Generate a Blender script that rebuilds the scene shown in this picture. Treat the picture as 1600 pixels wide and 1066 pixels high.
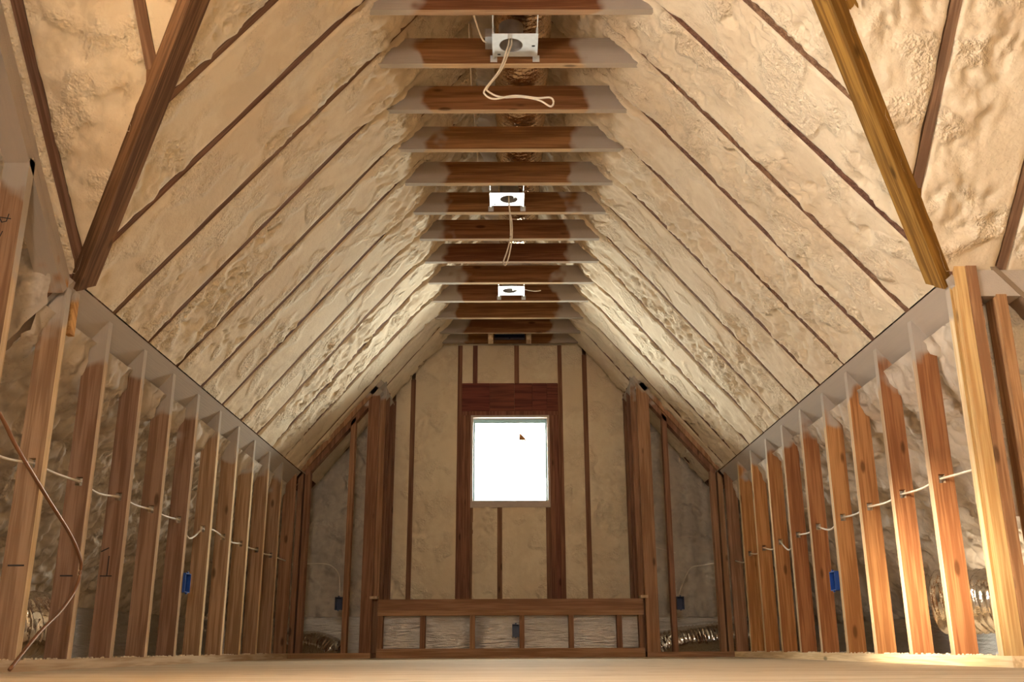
import bpy, bmesh, math, random
from mathutils import Vector, Matrix, noise
R = random.Random(7)
for o in list(bpy.data.objects): bpy.data.objects.remove(o)
S = bpy.context.scene
C = S.collection

# ------------------------------------------------------------------ camera
F, PITCH, ROLL, YAW, HC = 1521.52, 0.305279, -0.004432, 0.003581, 0.07147
cam = bpy.data.objects.new('camera', bpy.data.cameras.new('camera')); C.objects.link(cam)
cam.data.sensor_width = 36.0; cam.data.lens = F * 36.0 / 1600.0
cam.data.clip_start = 0.02; cam.data.clip_end = 200
cy, sy, cp, sp, cr, sr = math.cos(YAW), math.sin(YAW), math.cos(PITCH), math.sin(PITCH), math.cos(ROLL), math.sin(ROLL)
x0 = Vector((cy, -sy, 0)); fwd = Vector((cp * sy, cp * cy, sp)); up0 = Vector((-sp * sy, -sp * cy, cp))
rt = x0 * cr + up0 * sr; up = up0 * cr - x0 * sr
cam.matrix_world = Matrix(((rt.x, up.x, -fwd.x, 0), (rt.y, up.y, -fwd.y, 0), (rt.z, up.z, -fwd.z, HC), (0, 0, 0, 1)))
S.camera = cam

# ------------------------------------------------------------------ world, sun, daylight portals, exposure
W = bpy.data.worlds.new('world'); S.world = W; W.use_nodes = True
bg = W.node_tree.nodes['Background']; bg.inputs['Color'].default_value = (1.0, 0.95, 0.875, 1); bg.inputs['Strength'].default_value = 52.0
sun = bpy.data.objects.new('sun', bpy.data.lights.new('sun', 'SUN')); C.objects.link(sun)
sun.data.energy = 17.0; sun.data.angle = math.radians(7); sun.data.color = (1.0, 0.84, 0.62)
sun.rotation_euler = Vector((3.67, 2.75, -.98)).to_track_quat('-Z', 'Y').to_euler()
def portal(loc, d, sx, sy_):
    l = bpy.data.lights.new('opening_daylight', 'AREA'); l.shape = 'RECTANGLE'; l.size = sx; l.size_y = sy_
    l.cycles.is_portal = True
    o = bpy.data.objects.new('opening_daylight', l); C.objects.link(o); o.location = loc
    o.rotation_euler = Vector(d).to_track_quat('-Z', 'Z').to_euler()
portal((0.008, 8.60, 1.645), (0, -1, 0), .66, .74)
portal((0, -2.08, 1.55), (0, 1, 0), .5, .5)  # unseen rear opening, added to brighten surfaces that face the camera
portal((-2.02, 1.50, 1.26), (1, 0, 0), 1.3, .56)
S.view_settings.view_transform = 'Standard'; S.view_settings.look = 'None'
S.view_settings.gamma = 1.0; S.view_settings.use_curve_mapping = False
S.view_settings.exposure = 0.66

# ------------------------------------------------------------------ dimensions
XL, XR = -1.674, 1.695            # room faces of the knee walls
SL = 1.19                         # main roof slope
def roof_l(x): return 2.67 + SL * (x + .63)
def roof_r(x): return 2.67 - SL * (x - .65)
SD = .93                          # cross gable slope
def dorm(y): return 1.445 + SD * (3.47 - y)
SP = .4064                        # 16 inch centres
T, D = .038, .089                 # two by four

# ------------------------------------------------------------------ node helpers and materials
def new_mat(name):
    m = bpy.data.materials.new(name); m.use_nodes = True
    nt = m.node_tree; b = nt.nodes['Principled BSDF']
    return m, nt, b
def nd(nt, kind, **k):
    n = nt.nodes.new(kind)
    for a, v in k.items():
        if a in n.inputs.keys(): n.inputs[a].default_value = v
        else: setattr(n, a, v)
    return n
def math_n(nt, op, a, b=None, c=None, clamp=False):
    n = nt.nodes.new('ShaderNodeMath'); n.operation = op; n.use_clamp = clamp
    for i, v in enumerate((a, b, c)):
        if v is None: continue
        if isinstance(v, (int, float)): n.inputs[i].default_value = v
        else: nt.links.new(v, n.inputs[i])
    return n.outputs[0]
def mix_c(nt, f, a, b):
    n = nt.nodes.new('ShaderNodeMix'); n.data_type = 'RGBA'
    for i, v in ((0, f), (6, a), (7, b)):
        if isinstance(v, (int, float)): n.inputs[i].default_value = v
        elif isinstance(v, tuple): n.inputs[i].default_value = (*v, 1)
        else: nt.links.new(v, n.inputs[i])
    return n.outputs[2]
def smooth(nt, v, lo, hi):
    n = nt.nodes.new('ShaderNodeMapRange'); n.interpolation_type = 'SMOOTHSTEP'
    nt.links.new(v, n.inputs[0]); n.inputs[1].default_value = lo; n.inputs[2].default_value = hi
    return n.outputs[0]
def noise_n(nt, vec, scale, detail=3.0, rough=.55):
    n = nt.nodes.new('ShaderNodeTexNoise'); n.inputs['Scale'].default_value = scale
    n.inputs['Detail'].default_value = detail; n.inputs['Roughness'].default_value = rough
    nt.links.new(vec, n.inputs['Vector']); return n.outputs['Fac']
def bump(nt, b, h, strength, dist):
    n = nt.nodes.new('ShaderNodeBump'); n.inputs['Strength'].default_value = strength; n.inputs['Distance'].default_value = dist
    nt.links.new(h, n.inputs['Height']); nt.links.new(n.outputs[0], b.inputs['Normal'])

def wood(name, light, dark, axis='z', over=None, over_col=(.42, .36, .30), rough=.85, vary=.25):
    m, nt, b = new_mat(name)
    geo = nt.nodes.new('ShaderNodeNewGeometry'); info = nt.nodes.new('ShaderNodeObjectInfo')
    pos = geo.outputs['Position']
    off = nt.nodes.new('ShaderNodeVectorMath'); off.operation = 'MULTIPLY_ADD'
    cmb = nt.nodes.new('ShaderNodeCombineXYZ')
    for i in range(3): nt.links.new(info.outputs['Random'], cmb.inputs[i])
    nt.links.new(cmb.outputs[0], off.inputs[0]); off.inputs[1].default_value = (13.7, 7.9, 21.3); nt.links.new(pos, off.inputs[2])
    dirs = {'z': (0, 0, 1), 'x': (1, 0, 0), 'y': (0, 1, 0)}
    av = Vector(dirs[axis] if isinstance(axis, str) else axis).normalized()
    def squash(k):   # compress the coordinates along the board so the grain runs with it
        dt = nt.nodes.new('ShaderNodeVectorMath'); dt.operation = 'DOT_PRODUCT'; nt.links.new(off.outputs[0], dt.inputs[0]); dt.inputs[1].default_value = av
        sc_ = nt.nodes.new('ShaderNodeVectorMath'); sc_.operation = 'SCALE'; sc_.inputs[0].default_value = av * -(1 - k); nt.links.new(dt.outputs['Value'], sc_.inputs['Scale'])
        ad = nt.nodes.new('ShaderNodeVectorMath'); ad.operation = 'ADD'; nt.links.new(off.outputs[0], ad.inputs[0]); nt.links.new(sc_.outputs[0], ad.inputs[1])
        return ad
    mp = squash(.04)
    g1 = noise_n(nt, mp.outputs[0], 38, 3, .6); g2 = noise_n(nt, mp.outputs[0], 150, 0)
    g = math_n(nt, 'ADD', math_n(nt, 'MULTIPLY', g1, .75), math_n(nt, 'MULTIPLY', g2, .25))
    col = mix_c(nt, smooth(nt, g, .40, .62), dark, light)
    # knots
    kp = squash(.35)
    v = nt.nodes.new('ShaderNodeTexVoronoi'); v.inputs['Scale'].default_value = 9; nt.links.new(kp.outputs[0], v.inputs['Vector'])
    kn = smooth(nt, v.outputs['Distance'], .14, .06)
    col = mix_c(nt, math_n(nt, 'MULTIPLY', kn, .75), col, tuple(c * .3 for c in dark))
    # board to board variation
    hv = nt.nodes.new('ShaderNodeHueSaturation'); nt.links.new(col, hv.inputs['Color'])
    nt.links.new(math_n(nt, 'ADD', math_n(nt, 'MULTIPLY', info.outputs['Random'], vary * 2), 1 - vary), hv.inputs['Value'])
    nt.links.new(math_n(nt, 'ADD', math_n(nt, 'MULTIPLY', info.outputs['Random'], .016), .490), hv.inputs['Hue'])
    col = hv.outputs[0]
    if over:
        sx = nt.nodes.new('ShaderNodeSeparateXYZ'); nt.links.new(pos, sx.inputs[0])
        n = noise_n(nt, off.outputs[0], 5.5, 2)
        if over[0] == 'z':      # dried overspray on the stud tops
            q = math_n(nt, 'ADD', sx.outputs[2], math_n(nt, 'MULTIPLY', n, .5))
        elif over[0] == 'x':    # overspray on the joist ends
            q = math_n(nt, 'ADD', math_n(nt, 'ABSOLUTE', sx.outputs[0]), math_n(nt, 'MULTIPLY', n, .45))
        f = smooth(nt, q, over[1] - .02, over[1] + .05)
        col = mix_c(nt, math_n(nt, 'MULTIPLY', f, .93), col, over_col)
    nt.links.new(col, b.inputs['Base Color']); b.inputs['Roughness'].default_value = rough
    b.inputs['Specular IOR Level'].default_value = .06
    bump(nt, b, g2, .25, .003)
    return m

def foam(name, a, b_, fine=95, strength=1.0, dist=.02):
    m, nt, b = new_mat(name)
    geo = nt.nodes.new('ShaderNodeNewGeometry'); pos = geo.outputs['Position']
    lo = noise_n(nt, pos, 2.2, 1); mid = noise_n(nt, pos, 16, 2)
    f = math_n(nt, 'ADD', math_n(nt, 'MULTIPLY', lo, .6), math_n(nt, 'MULTIPLY', mid, .4))
    col = mix_c(nt, smooth(nt, f, .38, .62), a, b_)
    v = nt.nodes.new('ShaderNodeTexVoronoi'); v.inputs['Scale'].default_value = 55; nt.links.new(pos, v.inputs['Vector'])
    speck = math_n(nt, 'MULTIPLY', smooth(nt, v.outputs['Distance'], .16, .06), smooth(nt, noise_n(nt, pos, 5, 0), .55, .66))
    col = mix_c(nt, math_n(nt, 'MULTIPLY', speck, .55), col, tuple(c * .45 for c in a))
    nt.links.new(col, b.inputs['Base Color']); b.inputs['Roughness'].default_value = .85
    b.inputs['Specular IOR Level'].default_value = .2
    patch = smooth(nt, noise_n(nt, pos, 5.2, 1), .47, .60)
    h1 = noise_n(nt, pos, fine, 1, .62)
    h2 = noise_n(nt, pos, fine * .35, 2, .6)
    h = math_n(nt, 'MULTIPLY', math_n(nt, 'ADD', math_n(nt, 'MULTIPLY', h1, .35), h2), math_n(nt, 'ADD', math_n(nt, 'MULTIPLY', patch, .85), .15))
    bump(nt, b, h, strength, dist)
    return m

def foil(name, col=(.78, .76, .73), rough=.13, scale=18, strength=.5, bubble=False):
    m, nt, b = new_mat(name)
    geo = nt.nodes.new('ShaderNodeNewGeometry'); pos = geo.outputs['Position']
    b.inputs['Base Color'].default_value = (*col, 1); b.inputs['Metallic'].default_value = 1.0; b.inputs['Roughness'].default_value = rough
    if bubble:
        sc = nt.nodes.new('ShaderNodeVectorMath'); sc.operation = 'MULTIPLY'; nt.links.new(pos, sc.inputs[0]); sc.inputs[1].default_value = (.12, .12, 1)
        h = math_n(nt, 'ADD', noise_n(nt, sc.outputs[0], 75, 2), math_n(nt, 'MULTIPLY', noise_n(nt, pos, 150, 2), .35))
    else:
        h = noise_n(nt, pos, scale, 3, .6)
    bump(nt, b, h, strength, .016 if bubble else .012)
    return m

def plain(name, col, rough=.5, metal=0.0):
    m, nt, b = new_mat(name)
    geo = nt.nodes.new('ShaderNodeNewGeometry')
    n = noise_n(nt, geo.outputs['Position'], 45, 3)
    nt.links.new(mix_c(nt, n, tuple(c * .82 for c in col), tuple(min(1, c * 1.12) for c in col)), b.inputs['Base Color'])
    b.inputs['Roughness'].default_value = rough; b.inputs['Metallic'].default_value = metal
    return m

M = {}
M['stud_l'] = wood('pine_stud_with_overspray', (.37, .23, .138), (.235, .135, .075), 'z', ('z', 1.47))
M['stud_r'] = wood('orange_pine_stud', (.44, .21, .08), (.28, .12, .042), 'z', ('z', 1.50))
M['wing'] = wood('pine_wing_stud', (.36, .20, .11), (.23, .12, .063), 'z', ('z', 2.25))
M['edge'] = wood('lit_stud_edge', (.66, .49, .31), (.52, .36, .20), 'z', ('z', 1.47))  # paler than the stud faces: light on the edges put into the colour
M['edge_x'] = wood('lit_joist_edge', (.56, .39, .23), (.42, .27, .145), 'x', ('x', .60), (.44, .38, .31))  # bounce light on the joist undersides painted into the wood colour
M['plate'] = wood('pale_pine_plate', (.74, .58, .38), (.56, .40, .23), 'y')
M['plate_x'] = wood('pine_plate_across', (.39, .22, .12), (.26, .14, .072), 'x')
M['top_plate'] = wood('sprayed_plate', (.50, .30, .16), (.33, .175, .085), 'y', ('z', 1.30))
M['rake'] = wood('sprayed_rake_plate', (.55, .29, .11), (.36, .17, .06), (0, -.732, .681), ('z', 1.62))
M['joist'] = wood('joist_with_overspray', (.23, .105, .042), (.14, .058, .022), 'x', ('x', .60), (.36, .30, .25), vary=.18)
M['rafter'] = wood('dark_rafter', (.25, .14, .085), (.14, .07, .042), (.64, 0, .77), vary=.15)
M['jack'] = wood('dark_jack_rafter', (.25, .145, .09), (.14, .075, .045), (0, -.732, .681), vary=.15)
M['valley_l'] = wood('brown_valley_beam', (.20, .105, .055), (.10, .05, .027), (.497, -.637, .592), vary=.1)
M['valley_r'] = wood('golden_valley_beam', (.30, .15, .035), (.15, .07, .017), (-.497, -.637, .592), vary=.1)
M['red'] = wood('reddish_header', (.22, .075, .05), (.12, .045, .032), 'x', vary=.12)
M['redstud'] = wood('reddish_jack_stud', (.26, .12, .075), (.15, .065, .042), 'z', vary=.12)
M['gstud'] = wood('gable_stud', (.27, .145, .085), (.17, .085, .05), 'z', vary=.15)
M['post'] = wood('yellow_post', (.66, .44, .19), (.48, .27, .10), 'z', vary=.12)
M['post_d'] = wood('brown_post', (.42, .23, .11), (.26, .13, .06), 'z', vary=.12)
M['floor'] = wood('subfloor', (.62, .50, .36), (.44, .33, .22), 'x', rough=.8, vary=0)
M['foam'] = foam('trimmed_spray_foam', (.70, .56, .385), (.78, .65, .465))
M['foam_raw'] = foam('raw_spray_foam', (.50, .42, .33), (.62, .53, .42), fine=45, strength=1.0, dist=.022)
M['foil'] = foil('foil')
M['foil_gold'] = foil('duct_foil', (.72, .55, .38), .2, 40, .9)
M['bubble'] = foil('bubble_foil', (.70, .66, .60), .30, bubble=True, strength=.8)
M['galv'] = plain('galvanised_steel', (.72, .74, .74), .4, .35)
M['galv_dark'] = plain('dull_steel', (.35, .33, .31), .5, .6)
M['cable'] = plain('cream_cable', (.78, .68, .54), .5)
M['copper'] = plain('copper_line', (.30, .135, .06), .35, .4)
M['blue'] = plain('blue_plastic', (.012, .07, .33), .4)
M['navy'] = plain('navy_plastic', (.010, .016, .06), .4)
M['ink'] = plain('black_marker', (.012, .010, .010), .8)
M['vinyl'] = plain('pale_blue_vinyl', (.42, .62, .66), .4)
M['trimwood'] = plain('weathered_frame', (.50, .40, .33), .7)
M['sticker'] = plain('orange_sticker', (.55, .25, .07), .6)
M['deck'] = plain('roof_deck', (.22, .15, .09), .8)
gm, gnt, gb = new_mat('window_glass')
gnt.nodes.remove(gb)
gt = gnt.nodes.new('ShaderNodeBsdfTransparent'); gt.inputs[0].default_value = (.93, .97, .965, 1)
gg = gnt.nodes.new('ShaderNodeBsdfGlossy'); gg.inputs['Roughness'].default_value = .02
gfr = gnt.nodes.new('ShaderNodeFresnel'); gfr.inputs[0].default_value = 1.45
gmx = gnt.nodes.new('ShaderNodeMixShader'); gnt.links.new(gfr.outputs[0], gmx.inputs[0]); gnt.links.new(gt.outputs[0], gmx.inputs[1]); gnt.links.new(gg.outputs[0], gmx.inputs[2])
gnt.links.new(gmx.outputs[0], gnt.nodes['Material Output'].inputs['Surface']); M['glass'] = gm

# ------------------------------------------------------------------ mesh helpers
class MB:
    def __init__(s): s.v = []; s.f = []; s.sm = False
    def box(s, a, b):
        x0, y0, z0 = a; x1, y1, z1 = b; n = len(s.v)
        s.v += [(x0, y0, z0), (x1, y0, z0), (x1, y1, z0), (x0, y1, z0), (x0, y0, z1), (x1, y0, z1), (x1, y1, z1), (x0, y1, z1)]
        s.f += [tuple(n + i for i in q) for q in ((0, 3, 2, 1), (4, 5, 6, 7), (0, 1, 5, 4), (1, 2, 6, 5), (2, 3, 7, 6), (3, 0, 4, 7))]
        return s
    def prism(s, poly, d):   # polygon points extruded by vector d
        n = len(s.v); k = len(poly); d = Vector(d)
        s.v += [tuple(p) for p in poly] + [tuple(Vector(p) + d) for p in poly]
        s.f += [tuple(range(n, n + k))[::-1], tuple(range(n + k, n + 2 * k))]
        s.f += [(n + i, n + (i + 1) % k, n + k + (i + 1) % k, n + k + i) for i in range(k)]
        return s
    def tube(s, pts, r, seg=8, ripple=None):
        pts = [Vector(p) for p in pts]; n0 = len(s.v); up = Vector((0, 0, 1))
        for i, p in enumerate(pts):
            t = (pts[min(i + 1, len(pts) - 1)] - pts[max(i - 1, 0)]).normalized()
            a = t.cross(up)
            if a.length < .1: a = t.cross(Vector((1, 0, 0)))
            a.normalize(); b = a.cross(t)
            for j in range(seg):
                th = 2 * math.pi * j / seg; rr = r(i / (len(pts) - 1)) if callable(r) else r
                if ripple: rr *= ripple(i, th, p)
                s.v.append(tuple(p + (a * math.cos(th) + b * math.sin(th)) * rr))
        for i in range(len(pts) - 1):
            for j in range(seg):
                q = n0 + i * seg; j2 = (j + 1) % seg
                s.f.append((q + j, q + j2, q + seg + j2, q + seg + j))
        s.f.append(tuple(range(n0, n0 + seg))); s.f.append(tuple(range(len(s.v) - seg, len(s.v)))[::-1])
        return s
    def ribbon(s, pts, w, n, proud=.0008):  # marker stroke on a face with normal n
        n = Vector(n); pts = [Vector(p) + n * proud for p in pts]
        for a, b in zip(pts, pts[1:]):
            t = (b - a).normalized(); e = t.cross(n) * w / 2; k = len(s.v); t = t * w * .3
            s.v += [tuple(a - e - t), tuple(b - e + t), tuple(b + e + t), tuple(a + e - t)]; s.f.append((k, k + 1, k + 2, k + 3))
        return s
    def mesh(s, name, mat, smooth_=False, fix=True):
        me = bpy.data.meshes.new(name); me.from_pydata(s.v, [], s.f)
        if fix:
            bm = bmesh.new(); bm.from_mesh(me); bmesh.ops.recalc_face_normals(bm, faces=bm.faces); bm.to_mesh(me); bm.free()
        me.materials.append(M[mat])
        if smooth_: me.polygons.foreach_set('use_smooth', [True] * len(me.polygons))
        me.update(); return me
    def build(s, name, mat, parent=None, smooth_=False, fix=True):
        return link(name, s.mesh(name, mat, smooth_, fix), parent)
def link(name, me, parent=None, loc=None):
    o = bpy.data.objects.new(name, me); C.objects.link(o)
    if parent is not None:
        o.parent = parent; o.matrix_parent_inverse = Matrix.Translation(parent.location).inverted()
    if loc is not None: o.location = loc
    return o
def empty(name, loc=(0, 0, 0)):
    o = bpy.data.objects.new(name, None); C.objects.link(o); o.location = loc; o.empty_display_size = .1; return o
def struct(name, label, cat='structure', loc=(0, 0, 0)):
    o = empty(name, loc); o['kind'] = 'structure'; o['label'] = label; o['category'] = cat; return o
def tag(o, label, cat, group=None, kind=None):
    o['label'] = label; o['category'] = cat
    if group: o['group'] = group
    if kind: o['kind'] = kind
    return o
def edges(me, mat, axis):   # narrow edges of a board, coloured as if lit: faces whose normal follows the axis
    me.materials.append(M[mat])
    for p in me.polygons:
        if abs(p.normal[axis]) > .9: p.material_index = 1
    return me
def box(name, a, b, mat, parent=None): return MB().box(a, b).build(name, mat, parent)
def spline(pts, n=8):
    P = [Vector(p) for p in pts]; out = []
    for i in range(len(P) - 1):
        a, b, c, d = P[max(i - 1, 0)], P[i], P[i + 1], P[min(i + 2, len(P) - 1)]
        for k in range(n):
            t = k / n
            out.append(.5 * ((2 * b) + (c - a) * t + (2 * a - 5 * b + 4 * c - d) * t * t + (3 * b - a - 3 * c + d) * t ** 3))
    return out + [P[-1]]
def ss(x, a, b):
    t = max(0, min(1, (x - a) / (b - a))); return t * t * (3 - 2 * t)

# foam sheets: fn(u, v) gives the flat point, nrm the side that faces the room
def foam_sheet(name, fn, nrm, nu, nv, mat, parent, disp, ragged=0.0):
    nrm = Vector(nrm).normalized(); vs = []; fs = []
    for i in range(nu + 1):
        for j in range(nv + 1):
            u, v = i / nu, j / nv
            p = Vector(fn(u, v)); e = min(v, 1 - v) if ragged else 1
            d = disp(p, u, v)
            if ragged and e < .001: d = -.03
            vs.append(tuple(p + nrm * d))
    for i in range(nu):
        for j in range(nv):
            a = i * (nv + 1) + j; fs.append((a, a + 1, a + nv + 2, a + nv + 1))
    b = MB(); b.v = vs; b.f = fs
    me = b.mesh(name, mat, True, False)
    if me.polygons[0].normal.dot(nrm) < 0: me.flip_normals()
    return link(name, me, parent)
def trimmed(seed, rough=.5):
    sv = Vector((seed * 3.1, seed * 1.7, seed * 5.3))
    def f(p, u, v):
        m = ss(noise.noise(p * 1.7 + sv), .22 - rough, .62 - rough)
        d = .007 + .004 * noise.noise(p * 4 + sv)
        if m > .01:
            q = p * 20 + sv; q = q + Vector((noise.noise(q * .7), noise.noise(q * .7 + sv), noise.noise(q * .6))) * .5
            vd = noise.voronoi(q)[0]
            d += m * (.020 * noise.noise(p * 11 + sv) - .034 * max(0, .6 - vd[0]) * ss(noise.noise(p * 6 + sv), -.1, .2) * 1.7 + .013 * noise.noise(q * 1.9))
        return d
    return f
def lumpy(seed, amp=.05, cell=8.0):
    sv = Vector((seed * 2.1, seed * 4.7, seed * 1.3))
    def f(p, u, v):
        q = p * cell + sv; q = q + Vector((noise.noise(q), noise.noise(q + sv), noise.noise(q * 1.3))) * .6
        w = noise.voronoi(q)[0][0]
        q2 = q * 2.1; w2 = noise.voronoi(q2)[0][0]
        return amp * (math.sqrt(max(0, 1 - w * w * 1.1)) - .6) + amp * .30 * math.sqrt(max(0, 1 - w2 * w2 * 1.1)) + amp * .55 * noise.noise(p * 2.5 + sv) + amp * .12 * noise.noise(p * 30)
    return f

# ------------------------------------------------------------------ floor
fl = box('floor', (-3.0, -2.05, -.03), (3.4, 8.75, 0), 'floor')
tag(fl, 'pale plywood subfloor of the attic room', 'floor', kind='structure')

# ------------------------------------------------------------------ main roof slopes
def valley_x(y): return 1.669 - .78 * (3.48 - y) if y < 3.48 else 1.669
def slope(side):
    nm = 'left' if side < 0 else 'right'; rf = roof_l if side < 0 else roof_r
    root = struct('ceiling_' + nm, f'{nm} roof slope of cream spray foam between dark rafters', 'ceiling')
    nrm = Vector((-side * SL, 0, -1)).normalized()
    off = 0 if side < 0 else .022
    ks = list(range(-5, 13))
    for k in ks:
        yc = 3.494 + SP * k
        xlo = valley_x(yc) + off; xlo = min(xlo, abs(XL if side < 0 else XR) + .0)
        if xlo < .1: continue
        # rafter, bottom edge in the roof plane, running up to the ridge
        pts = []
        xo = valley_x(yc - T / 2) + off - .04 if yc < 3.4 else (1.80 if k == 0 else 2.75)
        for (x, dz) in ((xo, 0), (.03, 0), (.03, .18), (xo, .18)):
            pts.append((side * x, yc - T / 2, rf(side * x) + dz))
        MB().prism(pts, (0, T, 0)).build('rafter', 'rafter', root)
        if k == ks[-1]: continue
        ov = .006
        ya, yb = yc + T / 2 - ov, yc + SP - T / 2 + ov
        if k == 11: yb = 8.40
        near = yc < 6
        L = 2.0; st = .0125 if near else .018
        nu = int(2.45 / st); nv = int(.38 / st)
        seed = k + (0 if side < 0 else 40)
        rough = R.choice([.18, .30, .40, .50]) if side < 0 else R.choice([.32, .44, .55])
        base = trimmed(seed, rough); raw = lumpy(seed, .038, 13)
        sv = Vector((seed, 2 * seed, 0))
        def fn(u, v, ya=ya, yb=yb, sv=sv):
            y = ya + (yb - ya) * v
            if v < .01 or v > .99: pass
            x_lo = valley_x(y) + off if y < 3.48 else abs(XL if side < 0 else XR) - .004
            x_lo = max(x_lo, .2); x_hi = .10
            x = x_lo + (x_hi - x_lo) * u
            if v < .5: y += .005 * noise.noise(Vector((x * 14, yc * 3, 1))) * (1 - 2 * v)
            else: y += .005 * noise.noise(Vector((x * 14, yc * 5, 4))) * (2 * v - 1)
            return (side * x, y, rf(side * x))
        def dsp(p, u, v, base=base, raw=raw):
            x = abs(p.x) + .12 * noise.noise(p * 3.3); m = ss(x, .80, .60)
            e = min(v, 1 - v); ed = ss(e, 0, .05)
            low = ss(x, 1.52, 1.66) * .5
            d = base(p, u, v)
            if m > 0 or low > 0:
                w = max(m, low); d = d * (1 - w) + (raw(p, u, v) + .012 * m) * w
            return d if e > .09 else max(d * ed, .0025)
        foam_sheet('foam_panel', fn, nrm, nu, nv, 'foam', root, dsp, ragged=1)
    # last strip against the gable
    # valley rafter lying along the cut edge of the slope
    a = Vector((side * (1.669 + off), 3.48, rf(side * (1.669 + off)))); b = Vector((side * (.02 + off), 3.48 - 1.649 / .78, rf(side * (.02 + off))))
    t = (b - a).normalized(); perp = nrm.cross(t); perp = perp if perp.y > 0 else -perp
    w = perp * .098; dn = nrm * .045; upv = -nrm * .14
    a2 = a - t * .04
    for (p0, p1, q) in ((0, .5, 0), (.5, 1, 1)):
        s0 = w * p0; s1 = w * p1 * (1 if q else .99)
        MB().prism([a2 + s0 + dn * (1 - .12 * q), a2 + s1 + dn * (1 - .12 * q), a2 + s1 + upv, a2 + s0 + upv], b - a2).build('valley_rafter', 'valley_l' if side < 0 else 'valley_r', root)
    return root
slope(-1); slope(1)

# ------------------------------------------------------------------ cross gable slopes beside the valleys
def cross(side):
    nm = 'left' if side < 0 else 'right'
    root = struct('ceiling_dormer_' + nm, f'{nm} cross-gable slope of spray foam beyond the valley beam', 'ceiling')
    nrm = Vector((0, -SD, -1)).normalized(); off = 0 if side < 0 else .022
    cs = ([.45, .83, 1.222, 1.628, 2.03] if side < 0 else [.30, .70, 1.094, 1.494, 1.885, 2.29, 2.69, 3.1])
    def ystart(x): return min(3.47, 3.48 - (1.669 + off - x) / .78)
    for x in cs:
        y0 = ystart(x)
        if side < 0 and x > 1.95: continue
        MB().prism([(side * x - T / 2, y0, dorm(y0)), (side * x - T / 2, 1.37, dorm(1.37)), (side * x - T / 2, 1.37, dorm(1.37) + .18), (side * x - T / 2, y0, dorm(y0) + .18)], (T, 0, 0)).build('rafter', 'jack', root)
    for i in range(len(cs) - 1):
        xa, xb = cs[i] + T / 2 - .006, cs[i + 1] - T / 2 + .006
        near = xb > 1.0 and xa < 2.2
        nu, nv = (130, 28) if near else (30, 8)
        base = trimmed(60 + i + 20 * (side > 0), .75); raw = lumpy(80 + i, .02, 11)
        def fn(u, v, xa=xa, xb=xb):
            x = xa + (xb - xa) * v; y0 = ystart(x) + .012; y = y0 + (1.37 - y0) * u
            x += .007 * noise.noise(Vector((y * 9, xa * 7, side))) * (1 - 2 * v)
            return (side * x, y, dorm(y))
        def dsp(p, u, v, base=base, raw=raw):
            ed = ss(min(v, 1 - v), 0, .06); d = base(p, u, v); m = .35 * ss(noise.noise(p * 1.5 + Vector((side * 7, 3, 1))), -.1, .3)
            return max((d * (1 - m) + (raw(p, u, v) + .008) * m) * ed, .0025 if ed < .999 else -1) * ss(u, .004, .05)
        foam_sheet('foam_panel', fn, nrm, nu, nv, 'foam', root, dsp, ragged=1)
    return root
cross(-1); cross(1)

# ------------------------------------------------------------------ collar joists and the band over the gable
joists = struct('ceiling', 'row of dark collar joists across the top of the vaulted attic', 'ceiling')
ym = MB()
JH = .137
ym.prism([(-.655, 0, 2.67), (.672, 0, 2.67), (.672 - JH / SL, 0, 2.67 + JH), (-.655 + JH / SL, 0, 2.67 + JH)], (0, T, 0))
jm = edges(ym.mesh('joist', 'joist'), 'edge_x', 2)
for k in range(-3, 12):
    o = link('joist', jm, joists, (0, 3.532 + SP * k + (.0 if k % 2 else .004), R.uniform(-.002, .002)))
# ridge cap of foam over the joists
foam_sheet('foam_panel', lambda u, v: (-.28 + .56 * v, 1.4 + 7.1 * u, 3.17 + .03 * math.cos(v * 6.283)), (0, 0, -1), 260, 26, 'foam_raw', joists, lumpy(99, .035, 9))
box('end_joist', (-.60, 8.30, 2.675), (.62, 8.34, 2.80), 'joist', joists)
box('nailing_block', (-.182, 8.18, 2.66), (-.138, 8.30, 2.745), 'plate', joists)
box('nailing_block', (.156, 8.18, 2.66), (.200, 8.30, 2.745), 'plate', joists)

# ------------------------------------------------------------------ knee walls
HOLE = (.694, .730)
def stud_mesh(name, side, mat, top, hole=True, rake=False):
    # origin at the room face, floor side of the stud, near face at y=0
    xo = side * D; b = MB(); h0, h1 = HOLE
    if rake: tp = [top, top]
    else: tp = [top, top - D * SL]
    if hole:
        b.box((min(0, xo), 0, T), (max(0, xo), T, h0))
        b.prism([(0, 0, h1), (xo, 0, h1), (xo, 0, tp[1]), (0, 0, tp[0])], (0, T, 0))
        for a0, a1 in ((0, .3), (.6, 1)):
            x0, x1 = xo * a0, xo * a1
            b.box((min(x0, x1), 0, h0), (max(x0, x1), T, h1))
    else:
        b.prism([(0, 0, T), (xo, 0, T), (xo, 0, tp[1]), (0, 0, tp[0])], (0, T, 0))
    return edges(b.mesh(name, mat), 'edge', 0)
def sloped_plate(root, side, ya, yb, x0, mat='top_plate', width=.09, under=.026):
    rf = roof_l if side < 0 else roof_r
    n = Vector((-side * SL, 0, -1)).normalized()
    p = Vector((x0, ya, rf(x0))); q = Vector((x0 + side * width, ya, rf(x0 + side * width)))
    MB().prism([p, q, q + n * under, p + n * under], (0, yb - ya, 0)).build('top_plate', mat, root)
wl = struct('wall_left', 'left knee wall of bare pine studs with open bays', 'wall')
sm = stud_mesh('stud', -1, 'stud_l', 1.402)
studs_l = []
for k in range(0, 10):
    studs_l.append(link('stud', sm, wl, (XL + R.uniform(-.003, .003), 3.470 + SP * k, 0)))
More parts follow.
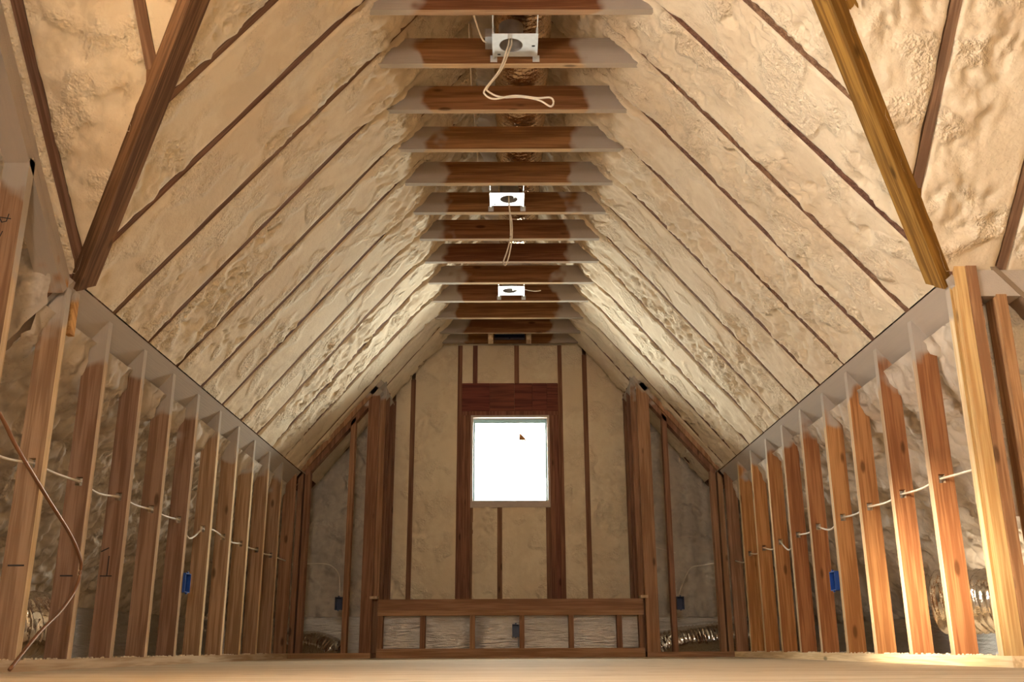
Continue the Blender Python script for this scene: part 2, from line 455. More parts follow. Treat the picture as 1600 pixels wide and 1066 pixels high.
M['stud_n'] = wood('tall_stud_with_overspray', (.37, .225, .13), (.235, .13, .07), 'z', ('z', 1.80))
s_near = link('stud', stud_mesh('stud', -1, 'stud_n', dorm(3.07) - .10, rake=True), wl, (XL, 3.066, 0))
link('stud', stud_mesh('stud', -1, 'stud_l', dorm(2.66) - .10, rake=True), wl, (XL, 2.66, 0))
box('stud', (XL - D, 7.615, T), (XL, 7.653, 1.40), 'wing', wl)
box('bottom_plate', (XL - D, 1.0, 0), (XL, 7.70, T), 'plate', wl)
sloped_plate(wl, -1, 3.47, 7.70, XL, width=.10)
for i in range(2):   # doubled rake plate under the cross gable
    n = Vector((0, -SD, -1)).normalized()
    a = Vector((XL, 3.50, dorm(3.50))) + n * (.042 * i + .008); b = Vector((XL, 1.45, dorm(1.45))) + n * (.042 * i + .008)
    MB().prism([a, a + n * .04, b + n * .04, b], (-D, 0, 0)).build('rake_plate', 'rake', wl)
box('cleat', (XL - .02, 3.53, 1.22), (XL + .004, 3.57, 1.43), 'rake', wl)

wr = struct('wall_right', 'right knee wall of bare orange pine studs with open bays', 'wall')
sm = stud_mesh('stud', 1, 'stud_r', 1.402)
for k in range(1, 10):
    link('stud', sm, wr, (XR + R.uniform(-.003, .003), 3.483 + SP * k, 0))
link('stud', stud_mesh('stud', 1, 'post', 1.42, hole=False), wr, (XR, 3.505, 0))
box('post', (XR + .006, 3.458, T), (XR + .048, 3.496, 1.455), 'post', wr)
box('post', (XR + .049, 3.452, T), (XR + .089, 3.494, 1.455), 'post_d', wr)
box('stud', (XR, 7.615, T), (XR + D, 7.653, 1.40), 'wing', wr)
box('bottom_plate', (XR, 3.45, 0), (XR + D, 7.70, T), 'plate', wr)
sloped_plate(wr, 1, 3.47, 7.70, XR, width=.10)

# cheek wall of the right dormer, turned towards the room
wd = struct('wall_dormer', 'cheek wall of the right dormer with sprayed plate and brown studs', 'wall')
for x in (1.845, 2.25, 2.656, 3.06):
    box('stud', (x, 3.455, T), (x + T, 3.455 + D, 1.34), 'post_d', wd)
box('bottom_plate', (XR + D, 3.455, 0), (3.2, 3.455 + D, T), 'plate_x', wd)
box('top_plate', (XR + .03, 3.462, 1.335), (3.2, 3.462 + D, 1.440), 'top_plate', wd)
foam_sheet('foam_panel', lambda u, v: (1.79 + 1.43 * u, 3.575, .52 + 1.04 * v), (0, -1, 0), 100, 70, 'foam', wd, lumpy(5, .02, 12))

# ------------------------------------------------------------------ foam in the eaves behind the knee walls
def eave(side):
    nm = 'left' if side < 0 else 'right'; rf = roof_l if side < 0 else roof_r; xw = XL if side < 0 else XR
    root = struct('wall_eave_' + nm, f'lumpy raw spray foam lining the {nm} eave behind the studs', 'wall')
    nrm = Vector((-side * SL, 0, -1)).normalized()
    for k in range(0, 12):
        yc = 3.494 + SP * k; ya, yb = yc - .001, yc + SP + .001
        if k == 0: ya += -.10 if side < 0 else .06
        def fn(u, v, ya=ya, yb=yb):
            x = xw + side * (.06 + .95 * u); return (x, ya + (yb - ya) * v, rf(x) - .05 - .05 * ss(u, .28, .10) * ss(u, 0, .06))
        st = 110 if k < 7 else 64
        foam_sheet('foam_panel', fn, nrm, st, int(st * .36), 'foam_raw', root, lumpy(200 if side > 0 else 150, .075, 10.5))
    return root
el = eave(-1); er = eave(1)
# outer wall of the left cross gable, with a window opening out of view
def wall_with_hole(root, x, nrm, y0, y1, ztop, hy0, hy1, hz0, hz1, seed):
    for (a, b, c, d, n1, n2) in ((hy1, y1, 0, ztop, 90, 130), (y0, hy0, 0, ztop, 6, 10), (hy0, hy1, 0, hz0, 8, 6), (hy0, hy1, hz1, ztop, 8, 8)):
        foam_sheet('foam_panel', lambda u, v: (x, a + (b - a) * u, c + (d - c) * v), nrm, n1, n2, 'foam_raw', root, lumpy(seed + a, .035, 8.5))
wol = struct('wall_gable_left', 'raw spray foam on the outer wall behind the left studs', 'wall')
wall_with_hole(wol, -1.97, (1, 0, 0), -.75, 3.58, 3.5, .85, 2.15, .98, 1.54, 300)
foam_sheet('foam_panel', lambda u, v: (XL - .03 - .38 * u, 3.40, roof_l(XL - .03 - .38 * u) - .10 + (1.75 - roof_l(XL - .03 - .38 * u) + .10) * v), (0, -1, 0), 40, 60, 'foam_raw', wol, lumpy(150, .04, 10.5))
box('foam_panel', (-3.1, 3.40, -.02), (-1.94, 3.46, 1.7), 'foam_raw', wol)
box('foam_panel', (-1.985, .6, -.02), (-1.975, 3.46, .5), 'foam_raw', wol)
wor = struct('wall_gable_right', 'outer wall of the right dormer', 'wall')
box('wall_panel', (3.22, -.75, 0), (3.26, 3.6, 3.5), 'foam', wor)
def side_window(name, label, xa, xb, y0, y1, z0, z1):
    root = struct(name, label, 'window'); w = .03
    box('jamb', (xa, y0 - w, z0 - w), (xb, y0, z1 + w), 'plate', root); box('jamb', (xa, y1, z0 - w), (xb, y1 + w, z1 + w), 'plate', root)
    box('sill', (xa, y0, z0 - w), (xb, y1, z0), 'plate', root); box('head', (xa, y0, z1), (xb, y1, z1 + w), 'plate', root)
side_window('window_2', 'window in the left gable beside the viewpoint', -2.05, -1.62, .85, 2.15, .98, 1.54)

# ------------------------------------------------------------------ gable wall with the window
YG = 8.44
wg = struct('wall_back', 'gable end wall of cream spray foam between brown studs around a window', 'wall')
def gs(x0, x1, z0, z1, mat='gstud', y=YG, name='stud'): return box(name, (x0, y, z0), (x1, y + D, z1), mat, wg)
def gtop(x): return min(2.70, (roof_l(x) if x < 0 else roof_r(x)) - .01)
gs(-1.040, -1.002, 0, gtop(-1.04)); gs(-.874, -.832, 0, gtop(-.874)); gs(.660, .702, 0, gtop(.702)); gs(1.044, 1.082, 0, gtop(1.082))
gs(-.458, -.418, 0, 2.70, 'redstud'); gs(.440, .478, 0, 2.70, 'redstud')
gs(-.417, -.378, 0, 2.066, 'redstud', YG - .004); gs(-.377, -.338, 0, 2.066, 'redstud', YG - .002)
gs(.358, .398, 0, 2.066, 'redstud', YG - .002); gs(.399, .439, 0, 2.066, 'redstud', YG - .004)
gs(-.337, -.312, 0, 1.225, 'gstud', YG + .004); gs(.312, .357, 0, 1.225, 'gstud', YG + .004)
gs(-.323, -.281, 2.333, 2.70, 'redstud'); gs(.050, .092, 2.333, 2.70, 'redstud'); gs(-.103, -.061, 0, 1.225, 'gstud')
hx = [-.417, -.17, .05, .21, .34, .439]
for a, b in zip(hx, hx[1:]):
    gs(a, b - .002, 2.076, 2.333, 'red', YG - .006 + R.uniform(-.002, .002), 'header_board')
gs(-.417, .439, 2.040, 2.075, 'redstud', YG - .010, 'header_plate')
gs(-.337, .357, 1.226, 1.268, 'trimwood', YG - .006, 'sill_plate')
def gfoam(x0, x1, zb, zt, seed, mat='foam', y=YG + .004, amp=None):
    def fn(u, v):
        x = x0 + (x1 - x0) * u; z1 = min(zt, (roof_l(x) if x < 0 else roof_r(x)) + .02)
        return (x, y, zb + (z1 - zb) * v)
    n1 = max(8, int((x1 - x0) / .015)); n2 = int((zt - zb) / .016)
    tr = trimmed(seed, .3) if amp is None else lumpy(seed, amp, 9)
    foam_sheet('foam_panel', fn, (0, -1, 0), n1, n2, mat, wg, lambda p, u, v: tr(p, u, v) * (ss(min(u, 1 - u), 0, .05) if amp is None else 1))
e = .004
gfoam(-1.002 - e, -.874 + e, 0, 2.72, 400); gfoam(-.832 - e, -.458 + e, 0, 2.72, 401); gfoam(-.418 - e, -.323 + e, 2.33, 2.72, 402)
gfoam(-.281 - e, .050 + e, 2.33, 2.72, 403); gfoam(.092 - e, .440 + e, 2.33, 2.72, 404); gfoam(.478 - e, .660 + e, 0, 2.72, 405)
gfoam(.702 - e, 1.044 + e, 0, 2.72, 406); gfoam(-.312 - e, -.103 + e, 0, 1.23, 407); gfoam(-.061 - e, .312 + e, 0, 1.23, 408)
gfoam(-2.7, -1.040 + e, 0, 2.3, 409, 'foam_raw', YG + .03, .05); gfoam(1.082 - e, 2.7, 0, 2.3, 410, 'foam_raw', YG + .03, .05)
gfoam(-.46, .48, 2.68, 3.3, 411, 'foam_raw', YG - .02, .02)

win = struct('window_1', 'small bright square window in the gable end wall', 'window')
def frame(name, x0, x1, z0, z1, w, y0, y1, mat, parent):
    b = MB(); b.box((x0, y0, z0), (x0 + w, y1, z1)); b.box((x1 - w, y0, z0), (x1, y1, z1))
    b.box((x0 + w, y0, z0), (x1 - w, y1, z0 + w)); b.box((x0 + w, y0, z1 - w), (x1 - w, y1, z1)); return b.build(name, mat, parent)
frame('frame', -.337, .357, 1.262, 2.04, .020, YG - .004, YG + .13, 'trimwood', win)
frame('sash', -.317, .337, 1.282, 2.020, .016, YG + .07, YG + .11, 'vinyl', win)
box('upper_track', (-.301, YG + .075, 1.985), (.321, YG + .10, 2.004), 'vinyl', win)
pn = box('pane', (-.301, YG + .085, 1.298), (.321, YG + .089, 2.004), 'glass', win)
st_ = MB().prism([(.088, YG + .080, 1.83), (.158, YG + .080, 1.83), (.130, YG + .080, 1.865), (.094, YG + .080, 1.90)], (0, .003, 0)).build('sticker', 'sticker', win)
st_['label'] = 'small orange sticker on the glass'

# ------------------------------------------------------------------ wing walls either side of the alcove
def wing(side):
    nm = 'left' if side < 0 else 'right'; rf = roof_l if side < 0 else roof_r; xw = XL if side < 0 else XR
    xe = -1.050 if side < 0 else 1.040
    root = struct('wall_back_' + nm, f'{nm} wing wall of open studs under a sloping plate beside the alcove', 'wall')
    def sb(name, xa, xb, ya, yb, drop, mat='wing'):   # stud with a roof cut
        MB().prism([(xa, ya, T), (xb, ya, T), (xb, ya, rf(xb) - drop), (xa, ya, rf(xa) - drop)], (0, yb - ya, 0)).build(name, mat, root)
    box('bottom_plate', (min(xw, xe), 7.70, 0), (max(xw, xe), 7.70 + D, T), 'plate_x', root)
    s = side
    sb('stud', xw - s * .002, xw - s * .040, 7.70, 7.70 + D, .07)
    sb('stud', xw - s * .055, xw - s * .093, 7.702, 7.70 + D, .07)
    sb('stud', s * 1.275, s * 1.237, 7.70, 7.70 + D, .085)
    n = Vector((-s * SL, 0, -1)).normalized()
    for i, (u0, u1, yy) in enumerate(((0.004, .040, 7.69), (.043, .080, 7.70))):
        a = Vector((xw - s * .01, yy, rf(xw - s * .01))); b = Vector((s * 1.09, yy, rf(s * 1.09)))
        MB().prism([a + n * u0, a + n * u1, b + n * u1, b + n * u0], (0, D, 0)).build('top_plate', 'wing', root)
    r2 = struct('wall_alcove_' + nm, f'{nm} side wall of the alcove with studs turned to the room', 'wall')
    def ab(xa, xb, ya, drop, mat):
        MB().prism([(xa, ya, T), (xb, ya, T), (xb, ya, rf(xb) - drop), (xa, ya, rf(xa) - drop)], (0, T, 0)).build('stud', mat, r2)
    ab(s * 1.138, xe, 7.698, .05, 'wing'); ab(s * 1.10, xe - s * .036, 7.80, .03, 'wing')
    ab(s * 1.09, xe - s * .026, 8.13, .03, 'gstud'); ab(s * 1.09, xe - s * .03, 8.36, .03, 'gstud')
    box('bottom_plate', (min(s * 1.138, xe), 7.74, 0), (max(s * 1.138, xe), 8.44, T), 'plate_x', r2)
    a = Vector((s * 1.138, 7.69, rf(s * 1.138))); b = Vector((xe, 7.69, rf(xe)))
    MB().prism([a + n * .001, a + n * .045, b + n * .045, b + n * .001], (0, .74, 0)).build('top_plate', 'top_plate', r2)
    MB().box((min(xe - s * .036, xe + s * .02), 7.690, .432), (max(xe - s * .036, xe + s * .02), 7.80, .452)).build('cap_block', 'plate', r2)
wing(-1); wing(1)

# ------------------------------------------------------------------ low wall across the alcove
lw = struct('wall_alcove_front', 'low stud wall with a wide top rail across the alcove', 'wall')
box('top_rail', (-1.012, 7.752, .349), (1.030, 7.790, .431), 'plate_x', lw)
box('top_plate', (-1.012, 7.748, .309), (1.030, 7.84, .348), 'plate_x', lw)
box('bottom_plate', (-1.012, 7.750, 0), (1.030, 7.84, .068), 'plate_x', lw)
for x in (-1.010, -.685, -.304, .075, .452, .822, .990):
    box('stud', (x, 7.752, .068), (x + T, 7.84, .309), 'wing', lw)

# ------------------------------------------------------------------ unseen rear of the room and roof deck
rr = struct('wall_rear', 'rear end of the attic behind the viewpoint', 'wall')
for (xa, xb, za, zb) in ((-2.0, -.25, 0, 3.5), (.25, 3.3, 0, 3.5), (-.25, .25, 0, 1.3), (-.25, .25, 1.8, 3.5)):  # gap in the middle is the added rear opening for fill daylight
    box('wall_panel', (xa, -2.04, za), (xb, -2.0, zb), 'foam', rr)
for s in (-1, 1):
    rf = roof_l if s < 0 else roof_r; xo = 2.02 if s < 0 else 3.28
    MB().prism([(s * xo, -.75, 1.445), (s * 1.68, -.75, 1.445), (s * .01, 1.37, dorm(1.37)), (s * xo, 1.37, dorm(1.37))], (0, 0, .06)).build('roof_panel', 'foam', rr)
    MB().prism([(s * 1.68, -.75, 1.43), (0, 1.37, 3.42), (0, -2.02, 3.42), (s * 1.68, -2.02, 1.43)], (0, 0, .06)).build('roof_panel', 'foam', rr)
    box('wall_panel', (min(s * 1.68, s * 1.72), -2.02, 0), (max(s * 1.68, s * 1.72), -.72, 1.46), 'foam', rr)
    box('wall_panel', (min(s * 1.70, s * xo), -.77, 0), (max(s * 1.70, s * xo), -.73, 1.48), 'foam', rr)
deck = struct('roof', 'roof deck boards above the rafters', 'roof')
for s in (-1, 1):
    rf = roof_l if s < 0 else roof_r; y0 = 3.46 if s > 0 else 3.52
    MB().prism([(s * 3.1, y0, rf(s * 3.1) + .20), (0, y0, rf(0) + .20), (0, y0, rf(0) + .23), (s * 3.1, y0, rf(s * 3.1) + .23)], (0, 8.75 - y0, 0)).build('deck', 'deck', deck)
for s, xo, of in ((-1, 2.02, 0), (1, 3.28, .022)):
    MB().prism([(s * xo, 3.56, dorm(3.56) + .2), (s * (1.669 + of), 3.56, dorm(3.56) + .2), (s * (.02 + of), 1.37, dorm(1.37) + .2), (s * xo, 1.37, dorm(1.37) + .2)], (0, 0, .03)).build('deck', 'deck', deck)
for (x0, x1, z0, z1) in ((-3.1, -.337, -.1, 3.8), (.357, 3.1, -.1, 3.8), (-.337, .357, -.1, 1.262), (-.337, .357, 2.04, 3.8)):
    box('sheathing', (x0, 8.60, z0), (x1, 8.62, z1), 'deck', deck)

# ------------------------------------------------------------------ recessed light housings
def housing(x0, x1, y0, y1, hx_, label, j0, j1, boxside, mat='galv'):
    cx, cy_ = (x0 + x1) / 2, (y0 + y1) / 2; z = 2.688
    root = tag(empty('recessed_light', (cx, cy_, z)), label, 'light fixture', 'recessed light housings between the collar joists')
    b = MB(); n = 28; r = .053; N0 = 0
    rim = [(hx_ + r * math.cos(2 * math.pi * i / n), cy_ + r * math.sin(2 * math.pi * i / n)) for i in range(n)]
    outer = []
    for i in range(n):
        c, s = math.cos(2 * math.pi * i / n), math.sin(2 * math.pi * i / n)
        t = min(((x1 if c > 0 else x0) - hx_) / c if abs(c) > 1e-6 else 9, ((y1 if s > 0 else y0) - cy_) / s if abs(s) > 1e-6 else 9)
        outer.append((hx_ + c * t, cy_ + s * t))
    for (xx, yy) in ((x0, y0), (x1, y0), (x1, y1), (x0, y1)):   # pull nearest sample to the true corner
        k = min(range(n), key=lambda i: (outer[i][0] - xx) ** 2 + (outer[i][1] - yy) ** 2); outer[k] = (xx, yy)
    for zz in (z, z + .0015):
        b.v += [(*p, zz) for p in rim] + [(*p, zz) for p in outer]
    for i in range(n):
        j = (i + 1) % n
        b.f += [(i, j, n + j, n + i), (2 * n + i, 3 * n + i, 3 * n + j, 2 * n + j), (i, 2 * n + i, 2 * n + j, j), (n + i, n + j, 3 * n + j, 3 * n + i)]
    b.build('mounting_plate', mat, root)
    b = MB()
    for i in range(n):   # the can above the hole: open cylinder with a lid
        a = 2 * math.pi * i / n
        for zz, rr_ in ((z + .002, r + .003), (z + .10, r + .003)): b.v.append((hx_ + rr_ * math.cos(a), cy_ + rr_ * math.sin(a), zz))
    b.f = [(2 * i, 2 * ((i + 1) % n), 2 * ((i + 1) % n) + 1, 2 * i + 1) for i in range(n)] + [tuple(2 * i + 1 for i in range(n))]
    b.build('can', 'galv_dark', root, True)
    for xx in (x0 - .006, x1 + .002):
        hb = box('hanger_bar', (xx, j0, z + .003), (xx + .004, j1, z + .020), mat, root)
        for yy in (j0, j1 - .003):
            box('foot', (xx - .014, yy, z - .012), (xx + .018, yy + .003, z + .022), mat, hb)
        box('slide_bracket', (xx - .003, y0 - .005, z - .004), (xx + .007, y1 + .005, z + .026), mat, root)
    jb = box('junction_box', (min(boxside, boxside + .0), y0 + .02, z + .01) if False else (boxside, y0 + .04, z + .012), (boxside + .035, y1 - .04, z + .055), 'galv_dark', root)
    for (xx, yy) in ((x0 + .014, y1 - .022), (x1 - .018, cy_)):
        box('slot', (xx, yy, z - .0006), (xx + .014, yy + .010, z + .0008), 'ink', root)
jy = lambda k: 3.532 + SP * k
housing(-.061, .128, 3.735, 3.912, .015, 'nearest recessed light housing with a looped white cable hanging out', jy(0) + T, jy(1), -.103, 'galv')
housing(-.104, .088, 5.330, 5.508, .004, 'middle recessed light housing with a cable hanging straight down', jy(4) + T, jy(5), .032, 'galv')
housing(-.070, .114, 6.920, 7.117, .008, 'farthest recessed light housing, nearest the gable window', jy(8) + T, jy(9), .03, 'galv')

def cable(name, pts, r, mat, label, cat, n=8, seg=8, group=None):
    o = MB().tube(spline(pts, n), r, seg).build(name, mat, None, True); return tag(o, label, cat, group)
cable('cable', [(.012, 3.80, 2.80), (.006, 3.80, 2.69), (-.004, 3.75, 2.614), (-.038, 3.75, 2.509), (-.098, 3.75, 2.418), (-.100, 3.75, 2.388), (-.060, 3.75, 2.366), (.032, 3.75, 2.382), (.13, 3.75, 2.370),
    (.185, 3.75, 2.372), (.200, 3.75, 2.350), (.186, 3.75, 2.328), (.136, 3.752, 2.360), (.06, 3.758, 2.380), (-.03, 3.758, 2.380), (-.083, 3.757, 2.405), (-.088, 3.757, 2.430), (-.03, 3.758, 2.515), (.006, 3.76, 2.616), (.018, 3.80, 2.69), (.020, 3.80, 2.80)],
    .0042, 'cable', 'white cable folded in a long loop hanging from the nearest light housing', 'cable')
cable('cable', [(.004, 5.42, 2.80), (.004, 5.43, 2.70), (.010, 5.45, 2.62), (.022, 5.45, 2.55), (.022, 5.45, 2.445), (.008, 5.45, 2.348), (-.012, 5.45, 2.275), (-.025, 5.45, 2.270), (-.030, 5.45, 2.29), (-.008, 5.456, 2.36), (.012, 5.457, 2.45), (.012, 5.457, 2.56), (.004, 5.46, 2.70), (.0, 5.44, 2.80)],
    .0042, 'cable', 'grey-white cable hanging straight from the middle light housing', 'cable')
cable('cable', [(.06, 7.02, 2.69), (.075, 7.0, 2.672), (.10, 7.0, 2.668), (.118, 7.0, 2.69), (.16, 7.02, 2.69), (.21, 7.06, 2.70), (.25, 7.1, 2.72)], .0036, 'cable', 'short cable curling from the side of the farthest light housing', 'cable')
cable('cable', [(-.175, 3.58, 2.95), (-.170, 3.62, 2.82), (-.145, 3.70, 2.74), (-.115, 3.80, 2.705), (-.09, 3.82, 2.705)], .0042, 'cable', 'cream cable dropping to the left side of the nearest light housing', 'cable')
cable('cable', [(-.19, 4.10, 3.0), (-.185, 4.14, 2.86), (-.185, 4.30, 2.82), (-.185, 4.60, 2.84), (-.18, 4.9, 2.83), (-.18, 5.3, 2.83)], .0038, 'cable', 'cream cable lying along the collar joists left of the ridge duct', 'cable')

# ------------------------------------------------------------------ foil ducts
def duct(name, pts, r, label, mat='foil', pitch=.03, amp=.05, seg=26, n=None):
    P = spline(pts, 4); L = sum((Vector(a) - Vector(b)).length for a, b in zip(P, P[1:]))
    # resample evenly
    N = int(L / .009); Q = []; acc = [0]
    for a, b in zip(P, P[1:]): acc.append(acc[-1] + (b - a).length)
    j = 0
    for i in range(N + 1):
        d = acc[-1] * i / N
        while j < len(P) - 2 and acc[j + 1] < d: j += 1
        t = (d - acc[j]) / max(1e-6, acc[j + 1] - acc[j]); Q.append(P[j].lerp(P[j + 1], t))
    step = L / N
    rip = lambda i, th, p: 1 + amp * math.sin(2 * math.pi * i * step / pitch + 1.2 * math.sin(th * 2)) * (.6 + .4 * math.sin(th * 3 + i * .3)) + .07 * noise.noise(Vector((math.cos(th) * 1.5, math.sin(th) * 1.5, i * step * 9))) + .03 * noise.noise(Vector((math.cos(th) * 5, math.sin(th) * 5, i * step * 25)))
    o = MB().tube(Q, r, seg, rip).build(name, mat, None, True); return tag(o, label, 'duct')
duct('flexible_duct', [(.075, 1.6, 2.96), (.075, 3.0, 2.95), (.072, 4.2, 2.95), (.07, 5.5, 2.95), (.07, 6.6, 2.955)], .135, 'coppery foil flexible duct running above the collar joists', 'foil_gold', .034, .05)
duct('flexible_duct', [(-2.16, 3.66, .11), (-2.08, 3.82, .13), (-1.96, 4.08, .155), (-1.97, 4.26, .15)], .14, 'crumpled silver duct behind the first studs of the left wall', 'foil', .035, .05)
duct('flexible_duct', [(-1.80, 8.16, .10), (-1.62, 8.12, .11), (-1.46, 8.06, .09), (-1.36, 8.0, .04)], .095, 'crumpled silver duct behind the left wing wall', 'foil', .03, .06)
duct('flexible_duct', [(1.18, 8.10, .05), (1.32, 8.10, .10), (1.52, 8.12, .125), (1.78, 8.16, .155), (2.0, 8.2, .16)], .115, 'crumpled silver duct behind the right wing wall', 'foil', .03, .05)
duct('flexible_duct', [(1.95, 4.55, .26), (2.08, 4.42, .26), (2.2, 4.2, .26), (2.25, 3.9, .27), (2.28, 3.7, .27)], .135, 'silver foil duct behind the first studs of the right wall', 'foil', .035, .05)

# ------------------------------------------------------------------ foil bubble blankets
def blanket(name, fn, nu, nv, label, seed, amp=.012):
    vs = []; fs = []
    for i in range(nu + 1):
        for j in range(nv + 1):
            p = Vector(fn(i / nu, j / nv)); vs.append(tuple(p + Vector((noise.noise(p * 7 + Vector((seed, 0, 0))), noise.noise(p * 9 + Vector((0, seed, 0))), .2 * noise.noise(p * 5))) * amp))
    for i in range(nu):
        for j in range(nv):
            a = i * (nv + 1) + j; fs.append((a, a + 1, a + nv + 2, a + nv + 1))
    b = MB(); b.v = vs; b.f = fs; o = b.build(name, 'bubble', None, True, False)
    sd = o.modifiers.new('thickness', 'SOLIDIFY'); sd.thickness = .006
    return tag(o, label, 'insulation')
blanket('foil_blanket', lambda u, v: (-1.0 + 2.02 * u, 7.875 + .012 * math.sin(u * 40) * ss(u, .3, .32) * ss(u, .42, .40), .02 + .315 * v), 120, 24, 'silver bubble foil blanket behind the low alcove wall', 3)
blanket('foil_blanket', lambda u, v: (-2.42 - .05 * v, 3.6 + 4.7 * u, .0 + .30 * v), 150, 16, 'silver foil blanket along the foot of the left eave', 5)
blanket('foil_blanket', lambda u, v: (2.42 + .05 * v, 3.6 + 4.7 * u, .0 + .235 * v), 150, 16, 'silver foil blanket along the foot of the right eave', 8)
blanket('foil_blanket', lambda u, v: (-2.35 + 1.25 * u, 8.34, .0 + .32 * v), 50, 14, 'dull foil blanket low on the gable behind the left wing wall', 11)
blanket('foil_blanket', lambda u, v: (1.10 + 1.25 * u, 8.34, .0 + .31 * v), 50, 14, 'golden lit foil blanket low on the gable behind the right wing wall', 14)

# ------------------------------------------------------------------ electrical boxes
def ebox(loc, face, label, mat='blue', w=.056, h=.096, dp=.07):
    # open box: back, four sides; face is the direction of the opening
    f = Vector(face); sx = Vector((-f.y, f.x, 0)); z = Vector((0, 0, 1)); o = Vector(loc); t = .004
    root = tag(empty('electrical_box', loc), label, 'outlet box')
    def slab(name, a, b, c0, c1, d0, d1, m=mat):
        vs = [o + sx * i + z * k + f * j for k in (c0, c1) for (i, j) in ((a, d0), (b, d0), (b, d1), (a, d1))]
        q = MB(); q.v = [tuple(v) for v in vs]; q.f = [(0, 3, 2, 1), (4, 5, 6, 7), (0, 1, 5, 4), (1, 2, 6, 5), (2, 3, 7, 6), (3, 0, 4, 7)]; q.build(name, m, root)
    slab('back_panel', -w / 2, w / 2, -h / 2, h / 2, -dp, -dp + t)
    slab('side_panel', -w / 2, -w / 2 + t, -h / 2, h / 2, -dp + t, 0); slab('side_panel', w / 2 - t, w / 2, -h / 2, h / 2, -dp + t, 0)
    slab('side_panel', -w / 2 + t, w / 2 - t, -h / 2, -h / 2 + t, -dp + t, 0); slab('side_panel', -w / 2 + t, w / 2 - t, h / 2 - t, h / 2, -dp + t, 0)
    slab('screw_tab', -.006, .006, h / 2, h / 2 + .008, -.008, 0); slab('screw_tab', -.006, .006, -h / 2 - .008, -h / 2, -.008, 0)
ebox((XL + .012, 5.180, .398), (1, 0, 0), 'bright blue outlet box on a stud of the left wall', 'blue', .084)
ebox((XR - .014, 5.205, .396), (-1, 0, 0), 'bright blue outlet box on a stud of the right wall', 'blue', .084)
ebox((-1.307, 7.698, .400), (0, -1, 0), 'dark blue outlet box in the left wing wall', 'navy')
ebox((1.308, 7.698, .393), (0, -1, 0), 'dark blue outlet box in the right wing wall', 'navy')
ebox((.047, 7.748, .197), (0, -1, 0), 'dark blue outlet box in the low alcove wall', 'navy', .054, .094)
ebox((.009, 8.235, 2.722), (0, 0, -1) if False else (0, -1, 0), 'dark blue box between two pale wood blocks above the gable wall', 'navy', .268, .05, .06)
cable('cable', [(.068, 7.77, .15), (.068, 7.77, .08)], .004, 'galv_dark', 'dark cable running down from the box in the low alcove wall', 'cable')

# ------------------------------------------------------------------ cables through the studs, copper line
zh = .712
def through(side, data, y_first, y0):
    x = (XL - .040) if side < 0 else (XR + .040); pts = []
    for (y, z) in data: pts.append((x + .003 * math.sin(y * 9), y, z))
    return pts
lz = []
for k in range(-1, 10):
    ys = 3.489 + SP * k; lz.append((ys - .012, zh)); lz.append((ys + .012, zh)); lz.append((ys + SP * .45, zh - [.018, .006, .018, .010, .008, .075, -.016, .012, .006, .006, .0][k + 1]))
cable('cable', through(-1, [(2.95, .67)] + lz + [(7.62, .715)], 0, 0), .0048, 'cable', 'white cable threaded through holes in the left wall studs', 'cable', 5)
rz = [(3.56, .705), (3.62, .700)]
for k in range(1, 10):
    ys = 3.502 + SP * k; rz.append((ys - .012, zh)); rz.append((ys + .012, zh)); rz.append((ys + SP * .45, zh - [.010, .010, .010, .040, .012, .072, .03, .02, .045][k - 1]))
cable('cable', through(1, rz + [(7.62, .70)], 0, 0), .0048, 'cable', 'white cable threaded through holes in the right wall studs', 'cable', 5)
cable('copper_line', [(-1.66, 2.70, .98), (-1.63, 3.026, .802), (-1.61, 3.152, .700), (-1.61, 3.409, .575), (-1.61, 3.62, .475), (-1.615, 3.735, .405), (-1.62, 3.772, .361), (-1.62, 3.748, .289), (-1.61, 3.624, .204), (-1.60, 3.452, .122), (-1.58, 3.25, .012)],
      .0065, 'copper', 'brown copper line curving down in front of the left wall studs', 'tubing', 8, 10)
cable('cable', [(-1.72, 7.92, .70), (-1.66, 8.0, .718), (-1.496, 8.0, .722), (-1.417, 8.0, .697), (-1.363, 7.95, .642), (-1.325, 7.80, .58), (-1.31, 7.76, .46)], .0045, 'cable', 'pale cable arching down to the box in the left wing wall', 'cable')
cable('cable', [(1.10, 8.0, .87), (1.21, 8.0, .833), (1.33, 7.95, .79)], .0045, 'cable', 'short pale cable crossing behind the right wing post', 'cable')
cable('cable', [(1.74, 8.0, .725), (1.688, 8.0, .72), (1.563, 8.0, .70), (1.459, 8.0, .68), (1.40, 7.95, .60), (1.33, 7.80, .50), (1.31, 7.76, .46)], .0045, 'cable', 'pale cable arching down to the box in the right wing wall', 'cable')

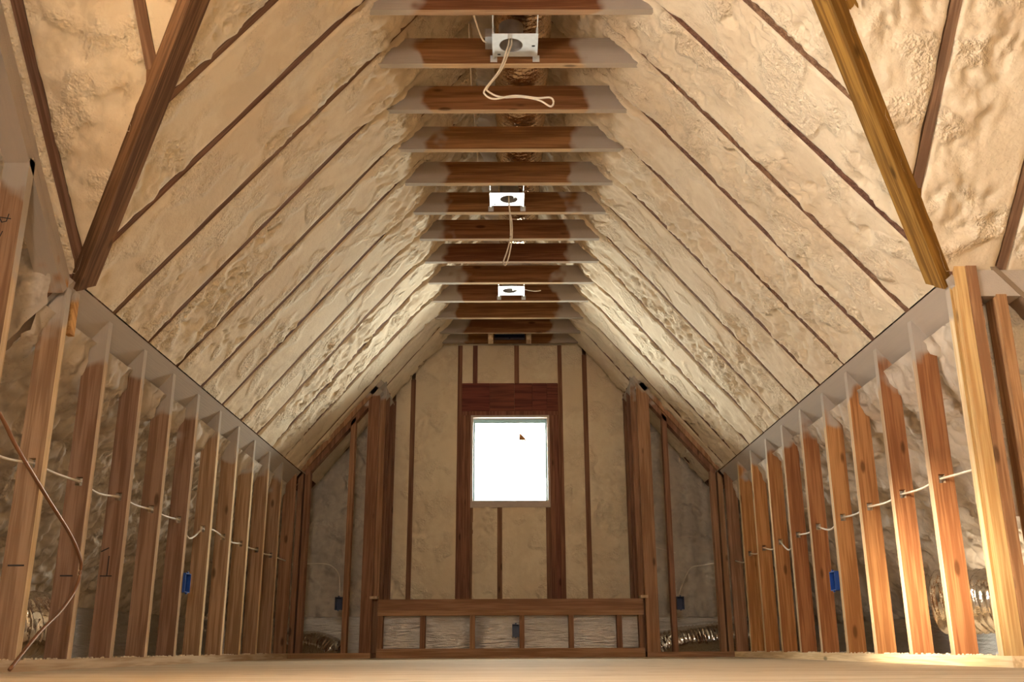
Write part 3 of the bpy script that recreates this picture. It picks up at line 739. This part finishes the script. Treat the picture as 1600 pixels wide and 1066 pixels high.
# ------------------------------------------------------------------ marker writing and stamps on the studs
def strokes(parent, name, lines, w, label):
    b = MB()
    for l in lines: b.ribbon(l, w, (0, -1, 0))
    o = b.build(name, 'ink', parent, False, False); o['label'] = label
yn = 3.066
def pw(pts): return [(XL - .0165 - (250 - x) * .000307, yn, 1.562 - y * .000338) for x, y in pts]
strokes(s_near, 'marker_writing', [pw(q) for q in ([(165, 180), (150, 260), (100, 270), (65, 215), (55, 190)], [(75, 215), (195, 232)], [(125, 370), (105, 430), (75, 470), (50, 450), (45, 420)],
    [(20, 510), (30, 550), (60, 560), (75, 515), (72, 500)], [(0, 640), (40, 690), (60, 650), (60, 600)], [(0, 725), (60, 742)], [(-25, 795), (15, 795), (25, 935)])], .0035, 'black marker handwriting')
b0 = studs_l[0]; y0_ = 3.470
strokes(b0, 'stamp_mark', [[(XL - .070, y0_, .352), (XL - .016, y0_, .352)]], .006, 'dark stamped line')
strokes(studs_l[1], 'stamp_mark', [[(XL - .066, y0_ + SP, .345), (XL - .020, y0_ + SP, .345)]], .006, 'dark stamped line')
strokes(studs_l[2], 'marker_line', [[(XL - .050, y0_ + 2 * SP, .372), (XL - .050, y0_ + 2 * SP, .455)], [(XL - .078, y0_ + 2 * SP, .372), (XL - .030, y0_ + 2 * SP, .372)], [(XL - .085, y0_ + 2 * SP, .475), (XL - .055, y0_ + 2 * SP, .490)]], .005, 'black carpenter mark')

# ------------------------------------------------------------------ foam crumbs lying on the bottom plates
def crumbs(x0, x1, y0, y1, n, label, mat='foam'):
    b = MB()
    for i in range(n):
        c = Vector((R.uniform(x0, x1), R.uniform(y0, y1), T)); r = R.uniform(.002, .007)
        k = len(b.v); a0 = R.uniform(0, 6.28)
        for zz, rr_ in ((0, r), (r * .9, r * .6)):
            for j in range(5):
                a = a0 + j * 1.2566; q = R.uniform(.7, 1.2)
                b.v.append((c.x + rr_ * q * math.cos(a), c.y + rr_ * q * 1.4 * math.sin(a), c.z + zz))
        b.f += [tuple(k + 5 + j for j in range(5)), tuple(k + 4 - j for j in range(5))] + [(k + j, k + (j + 1) % 5, k + 5 + (j + 1) % 5, k + 5 + j) for j in range(5)]
    o = b.build('foam_crumbs', mat); tag(o, label, 'debris', kind='stuff')
crumbs(XL - .085, XL - .004, 3.0, 7.4, 420, 'cream foam crumbs scattered along the left bottom plate')
crumbs(XR + .004, XR + .085, 3.6, 7.4, 520, 'cream foam crumbs scattered along the right bottom plate')
